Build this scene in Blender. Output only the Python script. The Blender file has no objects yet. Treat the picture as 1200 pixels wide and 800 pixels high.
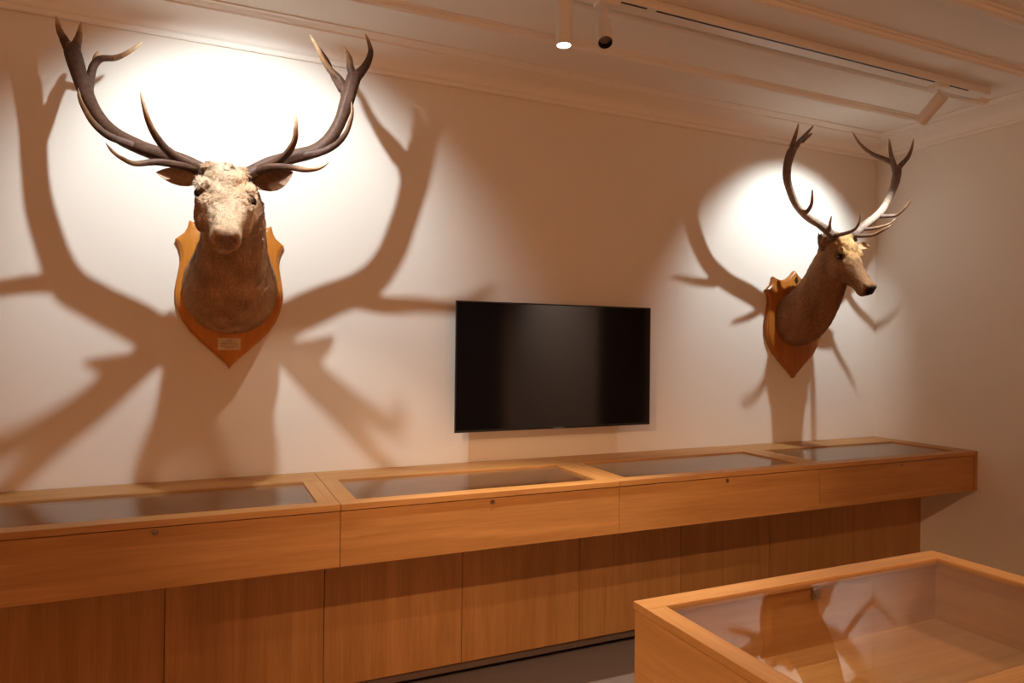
import bpy, bmesh, math, random
import numpy as np
from mathutils import Vector, Matrix

random.seed(7)
RNG = np.random.default_rng(11)
C = bpy.context.scene.collection
EYE = 1.62            # camera height: heights below are given relative to it
XW = 4.493            # right wall
CEIL = EYE + 1.508

# ------------------------------------------------------------------ materials
def new_mat(name):
    m = bpy.data.materials.new(name)
    m.use_nodes = True
    nt = m.node_tree
    for n in list(nt.nodes):
        nt.nodes.remove(n)
    out = nt.nodes.new('ShaderNodeOutputMaterial')
    b = nt.nodes.new('ShaderNodeBsdfPrincipled')
    nt.links.new(b.outputs[0], out.inputs[0])
    return m, nt, b

def N(nt, typ, **kw):
    n = nt.nodes.new(typ)
    for k, v in kw.items():
        if k in n.inputs.keys():
            n.inputs[k].default_value = v
        else:
            setattr(n, k, v)
    return n

def ramp(nt, fac, stops):
    r = nt.nodes.new('ShaderNodeValToRGB')
    e = r.color_ramp.elements
    while len(e) < len(stops):
        e.new(0.5)
    for el, (p, c) in zip(e, stops):
        el.position = p
        el.color = (*c, 1)
    nt.links.new(fac, r.inputs[0])
    return r.outputs[0]

def obj_coords(nt, scale, jitter=True):
    tc = nt.nodes.new('ShaderNodeTexCoord')
    mp = nt.nodes.new('ShaderNodeMapping')
    mp.inputs['Scale'].default_value = scale
    if jitter:
        oi = nt.nodes.new('ShaderNodeObjectInfo')
        mul = N(nt, 'ShaderNodeMath', operation='MULTIPLY')
        mul.inputs[1].default_value = 17.0
        nt.links.new(oi.outputs['Random'], mul.inputs[0])
        add = N(nt, 'ShaderNodeVectorMath', operation='ADD')
        nt.links.new(tc.outputs['Object'], add.inputs[0])
        nt.links.new(mul.outputs[0], add.inputs[1])
        nt.links.new(add.outputs[0], mp.inputs[0])
    else:
        nt.links.new(tc.outputs['Object'], mp.inputs[0])
    return mp.outputs[0]

def simple(name, col, rough=0.5, metal=0.0, spec=0.5, bump=0.0, bscale=200, var=0.0):
    m, nt, b = new_mat(name)
    b.inputs['Base Color'].default_value = (*col, 1)
    b.inputs['Roughness'].default_value = rough
    b.inputs['Metallic'].default_value = metal
    b.inputs['Specular IOR Level'].default_value = spec
    if bump or var:
        v = obj_coords(nt, (1, 1, 1), False)
        n = N(nt, 'ShaderNodeTexNoise', Scale=bscale, Detail=4.0)
        nt.links.new(v, n.inputs['Vector'])
        if var:
            c = ramp(nt, n.outputs[0], [(0.3, tuple(x*(1-var) for x in col)), (0.7, tuple(min(1, x*(1+var)) for x in col))])
            nt.links.new(c, b.inputs['Base Color'])
        if bump:
            bp = N(nt, 'ShaderNodeBump', Strength=bump, Distance=0.002)
            nt.links.new(n.outputs[0], bp.inputs['Height'])
            nt.links.new(bp.outputs[0], b.inputs['Normal'])
    return m

def oak(name, axis, dark, light, rough=0.42):
    """oak veneer, grain running along the given axis of the part"""
    m, nt, b = new_mat(name)
    s1 = [9.0, 9.0, 9.0]; s1[axis] = 0.55
    s2 = [120.0, 120.0, 120.0]; s2[axis] = 3.0
    v1 = obj_coords(nt, s1); v2 = obj_coords(nt, s2)
    n1 = N(nt, 'ShaderNodeTexNoise', Scale=1.6, Detail=5.0, Roughness=0.6, Distortion=0.9)
    n2 = N(nt, 'ShaderNodeTexNoise', Scale=1.6, Detail=3.0, Roughness=0.7)
    nt.links.new(v1, n1.inputs['Vector']); nt.links.new(v2, n2.inputs['Vector'])
    mx = N(nt, 'ShaderNodeMix', data_type='FLOAT')
    mx.inputs[0].default_value = 0.38
    nt.links.new(n1.outputs[0], mx.inputs[2]); nt.links.new(n2.outputs[0], mx.inputs[3])
    mid = tuple((a+c)/2 for a, c in zip(dark, light))
    col = ramp(nt, mx.outputs[0], [(0.30, dark), (0.50, mid), (0.68, light)])
    nt.links.new(col, b.inputs['Base Color'])
    b.inputs['Roughness'].default_value = rough
    b.inputs['Specular IOR Level'].default_value = 0.35
    bp = N(nt, 'ShaderNodeBump', Strength=0.08, Distance=0.001)
    nt.links.new(n2.outputs[0], bp.inputs['Height'])
    nt.links.new(bp.outputs[0], b.inputs['Normal'])
    return m

OAK_D, OAK_L = (0.36, 0.165, 0.050), (0.58, 0.30, 0.105)
M = {}
M['oak_x'] = oak('oak_grain_x', 0, OAK_D, OAK_L)
M['oak_y'] = oak('oak_grain_y', 1, OAK_D, OAK_L)
M['oak_z'] = oak('oak_grain_z', 2, tuple(c*0.9 for c in OAK_D), tuple(c*0.9 for c in OAK_L))
M['oak_edge'] = oak('oak_edge_x', 0, tuple(c*0.85 for c in OAK_D), tuple(c*0.9 for c in OAK_L))
M['shield'] = oak('shield_wood', 2, (0.40, 0.130, 0.016), (0.62, 0.235, 0.032), 0.3)
M['shield_shaded'] = oak('shield_wood_shaded', 2, (0.27, 0.080, 0.012), (0.43, 0.150, 0.022), 0.25)  # darker copy of the shield wood: the head's shadow put into the colour
M['wall'] = simple('wall_paint', (0.80, 0.745, 0.665), 0.85, spec=0.2, bump=0.12, bscale=350)
M['ceiling'] = simple('ceiling_paint', (0.88, 0.83, 0.76), 0.8, spec=0.2)
M['carpet'] = simple('carpet', (0.17, 0.135, 0.13), 0.95, spec=0.1, bump=0.9, bscale=420, var=0.5)
M['kick'] = simple('toe_kick_laminate', (0.13, 0.085, 0.07), 0.6)
M['rear'] = simple('rear_wall_bounce', (0.66, 0.42, 0.24), 0.7)  # unseen wall, orange tone put in to bounce warm light
M['dark_panel'] = simple('dark_panel_paint', (0.05, 0.03, 0.02), 0.7)
M['white_metal'] = simple('white_powder_coat', (0.78, 0.73, 0.66), 0.45)
M['slot'] = simple('track_slot', (0.015, 0.012, 0.012), 0.6)
M['chrome'] = simple('lock_chrome', (0.34, 0.30, 0.28), 0.32, metal=1.0)
M['dark_metal'] = simple('dark_metal', (0.02, 0.018, 0.018), 0.4, metal=0.6)
M['tv_case'] = simple('tv_black_plastic', (0.012, 0.011, 0.012), 0.35)
M['badge'] = simple('badge_silver', (0.35, 0.35, 0.37), 0.4, metal=0.8)
M['plate'] = simple('cream_card', (0.62, 0.47, 0.30), 0.6, var=0.08, bscale=40)
M['ink'] = simple('faded_ink', (0.10, 0.05, 0.03), 0.8)
M['eye'] = simple('glass_eye', (0.012, 0.008, 0.006), 0.06)
M['lamp_dark'] = simple('unlit_lens', (0.30, 0.24, 0.22), 0.2)
M['cable_white'] = M['white_metal']

m, nt, b = new_mat('tv_screen')
b.inputs['Base Color'].default_value = (0.006, 0.005, 0.006, 1)
b.inputs['Roughness'].default_value = 0.075
b.inputs['Specular IOR Level'].default_value = 0.75
M['screen'] = m

m = bpy.data.materials.new('lit_lens'); m.use_nodes = True
nt = m.node_tree
for n in list(nt.nodes): nt.nodes.remove(n)
o = nt.nodes.new('ShaderNodeOutputMaterial'); e = N(nt, 'ShaderNodeEmission', Strength=9.0)
e.inputs[0].default_value = (1, 0.95, 0.88, 1)
nt.links.new(e.outputs[0], o.inputs[0]); M['lit'] = m

# clear glass pane: reflection follows the Schlick curve on both faces, the rest passes straight through
m = bpy.data.materials.new('glass_pane'); m.use_nodes = True
nt = m.node_tree
for n in list(nt.nodes): nt.nodes.remove(n)
o = nt.nodes.new('ShaderNodeOutputMaterial')
geo = nt.nodes.new('ShaderNodeNewGeometry')
dot = N(nt, 'ShaderNodeVectorMath', operation='DOT_PRODUCT')
nt.links.new(geo.outputs['Incoming'], dot.inputs[0]); nt.links.new(geo.outputs['Normal'], dot.inputs[1])
ab = N(nt, 'ShaderNodeMath', operation='ABSOLUTE'); nt.links.new(dot.outputs['Value'], ab.inputs[0])
om = N(nt, 'ShaderNodeMath', operation='SUBTRACT'); om.inputs[0].default_value = 1.0; nt.links.new(ab.outputs[0], om.inputs[1])
pw = N(nt, 'ShaderNodeMath', operation='POWER'); pw.inputs[1].default_value = 5.0; nt.links.new(om.outputs[0], pw.inputs[0])
ma = N(nt, 'ShaderNodeMath', operation='MULTIPLY_ADD'); ma.inputs[1].default_value = 0.955; ma.inputs[2].default_value = 0.045
nt.links.new(pw.outputs[0], ma.inputs[0])
tr = nt.nodes.new('ShaderNodeBsdfTransparent'); tr.inputs[0].default_value = (0.97, 0.975, 0.97, 1)
gl = nt.nodes.new('ShaderNodeBsdfGlossy'); gl.inputs['Roughness'].default_value = 0.0
mx = nt.nodes.new('ShaderNodeMixShader')
nt.links.new(ma.outputs[0], mx.inputs[0]); nt.links.new(tr.outputs[0], mx.inputs[1]); nt.links.new(gl.outputs[0], mx.inputs[2])
nt.links.new(mx.outputs[0], o.inputs[0]); M['glass'] = m

def tone_mat(name, rough=0.75, noise_scale=90, var=0.35, stretch=(1, 1, 1), bump=0.35, sheen=0.0, spec=0.25):
    """surface whose own colour is stored per vertex in 'tone', broken up by fine noise"""
    m, nt, b = new_mat(name)
    at = N(nt, 'ShaderNodeAttribute', attribute_name='tone')
    v = obj_coords(nt, stretch, False)
    n = N(nt, 'ShaderNodeTexNoise', Scale=noise_scale, Detail=4.0, Roughness=0.65)
    nt.links.new(v, n.inputs['Vector'])
    mr = N(nt, 'ShaderNodeMapRange')
    mr.inputs[1].default_value = 0.3; mr.inputs[2].default_value = 0.7
    mr.inputs[3].default_value = 1-var; mr.inputs[4].default_value = 1+var
    nt.links.new(n.outputs[0], mr.inputs[0])
    mul = N(nt, 'ShaderNodeVectorMath', operation='SCALE')
    nt.links.new(at.outputs['Color'], mul.inputs[0]); nt.links.new(mr.outputs[0], mul.inputs['Scale'])
    nt.links.new(mul.outputs[0], b.inputs['Base Color'])
    b.inputs['Roughness'].default_value = rough
    b.inputs['Specular IOR Level'].default_value = spec
    if sheen:
        b.inputs['Sheen Weight'].default_value = sheen
    bp = N(nt, 'ShaderNodeBump', Strength=bump, Distance=0.004)
    nt.links.new(n.outputs[0], bp.inputs['Height']); nt.links.new(bp.outputs[0], b.inputs['Normal'])
    return m
M['fur'] = tone_mat('deer_coat', 0.85, 70, 0.30, bump=0.5, spec=0.12)
M['strand'] = tone_mat('deer_hair', 0.8, 140, 0.25, bump=0.0, spec=0.15)
M['antler'] = tone_mat('antler_bone', 0.58, 60, 0.35, bump=0.6, spec=0.28)

# ------------------------------------------------------------------ object helpers
def tag(o, label=None, cat=None, group=None, kind=None):
    if label: o['label'] = label
    if cat: o['category'] = cat
    if group: o['group'] = group
    if kind: o['kind'] = kind
    return o

def thing(name, loc, label, cat, group=None):
    o = bpy.data.objects.new(name, None)
    o.empty_display_size = 0.1
    C.objects.link(o); o.location = loc
    return tag(o, label, cat, group)

def link(name, me, mats, parent=None, loc=None):
    o = bpy.data.objects.new(name, me)
    for m in (mats if isinstance(mats, (list, tuple)) else [mats]):
        me.materials.append(m)
    C.objects.link(o)
    if parent is not None: o.parent = parent
    if loc is not None: o.location = loc
    return o

def bm_mesh(bm, name, smooth=False, angle=None):
    bmesh.ops.recalc_face_normals(bm, faces=bm.faces)
    me = bpy.data.meshes.new(name)
    bm.to_mesh(me); bm.free()
    if smooth:
        me.polygons.foreach_set('use_smooth', [True]*len(me.polygons))
        if angle: me.set_sharp_from_angle(angle=math.radians(angle))
    return me

def add_box(bm, x0, x1, y0, y1, z0, z1, bevel=0.0, mi=0):
    r = bmesh.ops.create_cube(bm, size=1.0)
    vs = r['verts']
    for v in vs:
        v.co = Vector((x0+(v.co.x+.5)*(x1-x0), y0+(v.co.y+.5)*(y1-y0), z0+(v.co.z+.5)*(z1-z0)))
    fs = {f for v in vs for f in v.link_faces}
    for f in fs: f.material_index = mi
    if bevel:
        es = list({e for v in vs for e in v.link_edges})
        rr = bmesh.ops.bevel(bm, geom=es, offset=bevel, segments=2, affect='EDGES', profile=0.6)
        for f in rr['faces']: f.material_index = mi

def box(name, b, mat, parent=None, bevel=0.0):
    bm = bmesh.new(); add_box(bm, *b, bevel=bevel)
    return link(name, bm_mesh(bm, name), mat, parent)

def structure(o):
    o['kind'] = 'structure'; return o

def add_lathe(bm, prof, seg=32, mat4=Matrix.Identity(4), mi=0):
    """profile of (radius, height) turned about local z"""
    rings = []
    for r, h in prof:
        if r < 1e-6:
            rings.append([bm.verts.new(mat4 @ Vector((0, 0, h)))])
        else:
            rings.append([bm.verts.new(mat4 @ Vector((r*math.cos(2*math.pi*k/seg), r*math.sin(2*math.pi*k/seg), h))) for k in range(seg)])
    for a, b in zip(rings, rings[1:]):
        for k in range(seg):
            k2 = (k+1) % seg
            q = []
            for vv in (a[k % len(a)], a[k2 % len(a)], b[k2 % len(b)], b[k % len(b)]):
                if vv not in q: q.append(vv)
            if len(q) >= 3:
                f = bm.faces.new(q); f.material_index = mi

def axis_matrix(origin, direction):
    q = Vector(direction).normalized().to_track_quat('Z', 'Y')
    return Matrix.Translation(Vector(origin)) @ q.to_matrix().to_4x4()

# ------------------------------------------------------------------ room
def room():
    bm = bmesh.new(); add_box(bm, -3.3, XW+.12, -6.9, .12, -.1, 0)
    structure(link('floor', bm_mesh(bm, 'floor'), M['carpet']))
    bm = bmesh.new(); add_box(bm, -3.3, XW+.12, -6.9, .12, CEIL, CEIL+.1)
    structure(link('ceiling', bm_mesh(bm, 'ceiling'), M['ceiling']))
    bm = bmesh.new(); add_box(bm, -3.3, XW+.12, 0, .12, 0, CEIL)
    structure(link('wall_back', bm_mesh(bm, 'wall_back'), M['wall']))
    bm = bmesh.new()
    add_box(bm, XW, XW+.12, -3.05, 0, 0, CEIL)
    add_box(bm, XW, XW+.12, -6.8, -4.1, 0, CEIL)
    add_box(bm, XW, XW+.12, -4.1, -3.05, 2.25, CEIL)
    structure(link('wall_right', bm_mesh(bm, 'wall_right'), M['wall']))
    bm = bmesh.new(); add_box(bm, XW+.07, XW+.12, -4.1, -3.05, 0, 2.25)
    structure(link('door_1', bm_mesh(bm, 'door_1'), M['dark_panel']))
    bm = bmesh.new(); add_box(bm, -3.3, -3.2, -6.8, 0, 0, CEIL)
    structure(link('wall_left', bm_mesh(bm, 'wall_left'), M['wall']))
    bm = bmesh.new(); add_box(bm, -3.3, XW+.12, -6.9, -6.8, 0, CEIL)
    structure(link('wall_rear', bm_mesh(bm, 'wall_rear'), M['rear']))
    bm = bmesh.new(); add_box(bm, 2.75, 4.33, -6.795, -6.74, 0, 2.6)
    structure(link('reflection_panel', bm_mesh(bm, 'reflection_panel'), M['dark_panel']))  # unseen panel added to keep the television's reflection dark
    # plaster cornice along back and right walls (offset from wall, height)
    z = EYE
    prof = [(0, 1.382), (.016, 1.382), (.020, 1.388), (.020, 1.398), (.016, 1.404), (.022, 1.410), (.026, 1.413), (.028, 1.420)]
    for k in range(9):
        t = k/8*math.pi/2
        prof.append((.028+.118*(1-math.cos(t)), 1.420+.062*math.sin(t)))
    prof += [(.150, 1.482), (.150, 1.490), (.160, 1.491), (.172, 1.494), (.180, 1.500), (.200, 1.501), (.200, 1.5085), (0, 1.5085)]
    def sweep(name, f, a, b):
        bm = bmesh.new()
        ra = [bm.verts.new(f(a, d, h+z)) for d, h in prof]
        rb = [bm.verts.new(f(b, d, h+z)) for d, h in prof]
        n = len(prof)
        for i in range(n):
            bm.faces.new((ra[i], ra[(i+1) % n], rb[(i+1) % n], rb[i]))
        bm.faces.new(ra); bm.faces.new(rb)
        return structure(link(name, bm_mesh(bm, name, True, 28), M['ceiling']))
    sweep('trim_1', lambda t, d, h: (t, -d, h), -3.2, XW)
    sweep('trim_2', lambda t, d, h: (XW-d, t, h), -6.8, 0)
    # moulded battens across the ceiling
    for i, y in enumerate((-.50, -.875, -1.235, -1.60, -1.96, -2.32, -2.68)):
        bm = bmesh.new()
        pr = [(-.044, 0), (-.040, -.008), (-.029, -.010), (-.025, -.022), (-.012, -.030), (.012, -.030), (.025, -.022), (.029, -.010), (.040, -.008), (.044, 0)]
        ra = [bm.verts.new((-3.2, y+d, CEIL+h)) for d, h in pr]
        rb = [bm.verts.new((XW-.195, y+d, CEIL+h)) for d, h in pr]
        for k in range(len(pr)-1):
            bm.faces.new((ra[k], ra[k+1], rb[k+1], rb[k]))
        bm.faces.new(ra); bm.faces.new(rb)
        structure(link('trim_%d' % (i+3), bm_mesh(bm, 'batten', True, 28), M['ceiling']))
room()

# ------------------------------------------------------------------ wall display cases and base cabinets
def frame_lid(bm, x0, x1, y0, y1, z0, z1, sx0, sx1, sy0, sy1, slot_x=0, slot_y=1):
    """flat frame: two rails along x, two stiles along y, glass rebate between"""
    e = .0012
    add_box(bm, x0, x1, y0, y0+sy0, z0, z1, .0015, slot_x)
    add_box(bm, x0, x1, y1-sy1, y1, z0, z1, .0015, slot_x)
    add_box(bm, x0, x0+sx0, y0+sy0+.0002, y1-sy1-.0002, z0, z1-.0003, .0012, slot_y)
    add_box(bm, x1-sx1, x1, y0+sy0+.0002, y1-sy1-.0002, z0, z1-.0003, .0012, slot_y)

def lock(parent, x, y, z):
    bm = bmesh.new()
    mt = axis_matrix((x, y+.002, z), (0, -1, 0))
    add_lathe(bm, [(0, 0), (.0105, 0), (.0105, .004), (.009, .006), (.0075, .0062), (.0070, .0045), (0, .0045)], 24, mt)
    o = link('lock', bm_mesh(bm, 'lock', True, 35), M['chrome'], parent)
    bm = bmesh.new(); add_box(bm, x-.0008, x+.0008, y-.0030, y-.0024, z-.004, z+.004)
    link('keyhole', bm_mesh(bm, 'keyhole'), M['dark_metal'], o)

ZT, ZB = EYE-.643, EYE-.893
CASES = [(-.808, .502), (.502, 1.8105), (1.8105, 3.119), (3.119, 4.462)]
CASE_LABEL = ['oak wall display case under the frontal stag head, nearest the left edge of the photo',
              "oak wall display case, second from the left, ending under the television's left half",
              "oak wall display case, third from the left, starting under the television's right half",
              'oak wall display case in the corner, last one against the right wall']
def wall_case(i, x0, x1):
    w = x1-x0
    root = thing('display_case', ((x0+x1)/2, 0, ZB), CASE_LABEL[i], 'display case', 'glass topped wall cases')
    h = ZT-ZB; a, b2 = -w/2+.0012, w/2-.0012
    yf = -.735; t = .025
    box('front_panel', (a, b2, yf, yf+.019, 0, h-t-.004), M['oak_x'], root, .0012)
    box('side_panel', (a, a+.018, yf+.019, -.003, 0, h-t), M['oak_y'], root)
    box('side_panel', (b2-.018, b2, yf+.019, -.003, 0, h-t), M['oak_y'], root)
    box('back_panel', (a+.018, b2-.018, -.022, -.003, 0, h-t), M['oak_x'], root)
    box('base_panel', (a+.018, b2-.018, yf+.019, -.022, 0, .018), M['oak_x'], root)
    bm = bmesh.new()
    frame_lid(bm, a, b2, -.741, -.003, h-t, h, .075, .08 if i < 3 else .085, .075, .225)
    link('lid_frame', bm_mesh(bm, 'lid_frame'), [M['oak_x'], M['oak_y']], root)
    box('glass_pane', (a+.0755, b2-(.0805 if i < 3 else .0855), -.6655, -.2285, h-.012, h-.007), M['glass'], root)
    lock(root, 0.0, yf, h-.045)
    if i == 3:
        box('end_filler', (b2+.001, XW-(x0+x1)/2-.001, -.741, -.003, 0, h), M['oak_z'], root, .001)
for i, (x0, x1) in enumerate(CASES):
    wall_case(i, x0, x1)

Y_DOOR, Z_DOOR, Z_KICK = -.366, EYE-1.546, 0.0
SEAMS = [-.808, -.135, .502, 1.156, 1.8105, 2.465, 3.122, 3.789, 4.44]
CAB_LABEL = ['oak base cabinet with two plain doors, under the case nearest the photo\'s left edge',
             'oak base cabinet with two plain doors, under the case beneath the television\'s left end',
             'oak base cabinet with two plain doors, partly hidden by the freestanding case\'s near corner',
             'oak base cabinet with two plain doors, against the right wall']
for i in range(4):
    x0, x1 = SEAMS[2*i], SEAMS[2*i+2]; xm = SEAMS[2*i+1]
    cx = (x0+x1)/2
    root = thing('base_cabinet', (cx, 0, 0), CAB_LABEL[i], 'cabinet', 'base cabinets under the wall cases')
    a, b2 = x0-cx+.001, x1-cx-.001
    if i == 3: b2 = XW-cx-.002
    bm = bmesh.new()
    add_box(bm, a, b2, Y_DOOR+.021, -.003, Z_DOOR, ZB-.001)
    link('carcass', bm_mesh(bm, 'carcass'), M['oak_z'], root)
    for p, q in ((x0, xm), (xm, x1)):
        box('door', (p-cx+.0015, q-cx-.0015, Y_DOOR, Y_DOOR+.019, Z_DOOR, ZB-.003), M['oak_z'], root, .001)
    if i == 3:
        box('filler_strip', (x1-cx+.001, b2, Y_DOOR+.002, Y_DOOR+.02, Z_DOOR, ZB-.003), M['oak_z'], root)
    box('toe_kick', (a, b2, -.352, -.01, .032, Z_DOOR-.001), M['kick'], root)
    box('base_recess', (a, b2, -.300, -.01, 0, .0315), M['dark_metal'], root)  # black set-back strip below the kick board

# ------------------------------------------------------------------ freestanding case in front
def free_case():
    X0, X1, Y0, Y1, ZTOP = 1.289, 2.765, -2.476, -1.6205, EYE-.833
    cx, cy = (X0+X1)/2, (Y0+Y1)/2
    root = thing('freestanding_case', (cx, cy, 0), 'low freestanding oak display case with a large glass top, standing nearest the viewer', 'display case')
    hx, hy = (X1-X0)/2, (Y1-Y0)/2
    z0 = ZTOP-.34; zt = ZTOP-.026
    ix, iy = hx-.004, hy-.004
    box('side_panel', (-ix, -ix+.02, -iy, iy, z0, zt-.004), M['oak_y'], root, .0012)
    box('side_panel', (ix-.02, ix, -iy, iy, z0, zt-.004), M['oak_y'], root, .0012)
    box('end_panel', (-ix+.02, ix-.02, -iy, -iy+.02, z0, zt-.004), M['oak_x'], root)
    box('end_panel', (-ix+.02, ix-.02, iy-.02, iy, z0, zt-.004), M['oak_x'], root)
    # inner lining and display floor
    bm = bmesh.new()
    jx, jy = hx-.068, hy-.062
    add_box(bm, -jx-.018, -jx, -jy-.018, jy+.018, z0+.05, zt-.001, 0, 1)
    add_box(bm, jx, jx+.018, -jy-.018, jy+.018, z0+.05, zt-.001, 0, 1)
    add_box(bm, -jx, jx, -jy-.018, -jy, z0+.05, zt-.001)
    add_box(bm, -jx, jx, jy, jy+.018, z0+.05, zt-.001)
    link('lining', bm_mesh(bm, 'lining'), [M['oak_x'], M['oak_y']], root)
    box('display_floor', (-jx, jx, -jy, jy, z0+.05, ZTOP-.25), M['oak_x'], root)
    box('underside', (-ix+.021, ix-.021, -iy+.021, iy-.021, z0, z0+.018), M['oak_x'], root)
    bm = bmesh.new()
    frame_lid(bm, -hx, hx, -hy, hy, zt, ZTOP, .072, .083, .077, .077)
    link('lid_frame', bm_mesh(bm, 'lid_frame'), [M['oak_x'], M['oak_y']], root)
    box('glass_pane', (-hx+.0725, hx-.0835, -hy+.0775, hy-.0775, ZTOP-.014, ZTOP-.008), M['glass'], root)
    bm = bmesh.new()
    add_box(bm, -.016, .016, jy-.014, jy-.0005, ZTOP-.075, ZTOP-.03, .002)
    add_lathe(bm, [(0, 0), (.004, 0), (.004, .003), (0, .003)], 12, axis_matrix((-.004, jy-.014, ZTOP-.066), (0, -1, 0)))
    link('lock', bm_mesh(bm, 'lock'), M['chrome'], root)
    box('plinth', (-hx+.10, hx-.10, -hy+.10, hy-.10, 0, z0-.0005), M['oak_z'], root)
free_case()

# ------------------------------------------------------------------ television
def television():
    x0, x1, z0, z1 = 1.200, 2.4295, EYE-.467, EYE+.228
    cx = (x0+x1)/2; w = (x1-x0)/2; h = z1-z0
    root = thing('wall_mounted_television', (cx, 0, z0), 'large black flat television, switched off, mounted on the wall between the stag heads', 'television')
    box('back_shell', (-w+.05, w-.05, -.097, -.060, .05, h-.05), M['tv_case'], root, .006)
    bm = bmesh.new()
    add_box(bm, -w, -w+.007, -.107, -.0965, 0, h, .0015)
    add_box(bm, w-.007, w, -.107, -.0965, 0, h, .0015)
    add_box(bm, -w+.007, w-.007, -.107, -.0965, h-.007, h, .0015)
    add_box(bm, -w+.007, w-.007, -.107, -.0965, 0, .012, .0015)
    link('bezel', bm_mesh(bm, 'bezel'), M['tv_case'], root)
    box('screen', (-w+.0072, w-.0072, -.1055, -.0970, .0122, h-.0072), M['screen'], root)
    bm = bmesh.new()
    # small silver maker's badge on the lower edge, seven tiny letters too small to read
    for k in range(7):
        xx = -.031+k*.0092
        add_box(bm, xx, xx+.0055, -.1085, -.1068, .0028, .0085)
    link('badge', bm_mesh(bm, 'badge'), M['badge'], root)
    bm = bmesh.new()
    add_box(bm, -.22, .22, -.012, -.002, .18, .50)
    add_box(bm, -.18, -.14, -.062, -.012, .12, .56); add_box(bm, .14, .18, -.062, -.012, .12, .56)
    link('wall_bracket', bm_mesh(bm, 'wall_bracket'), M['dark_metal'], root)
television()

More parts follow.
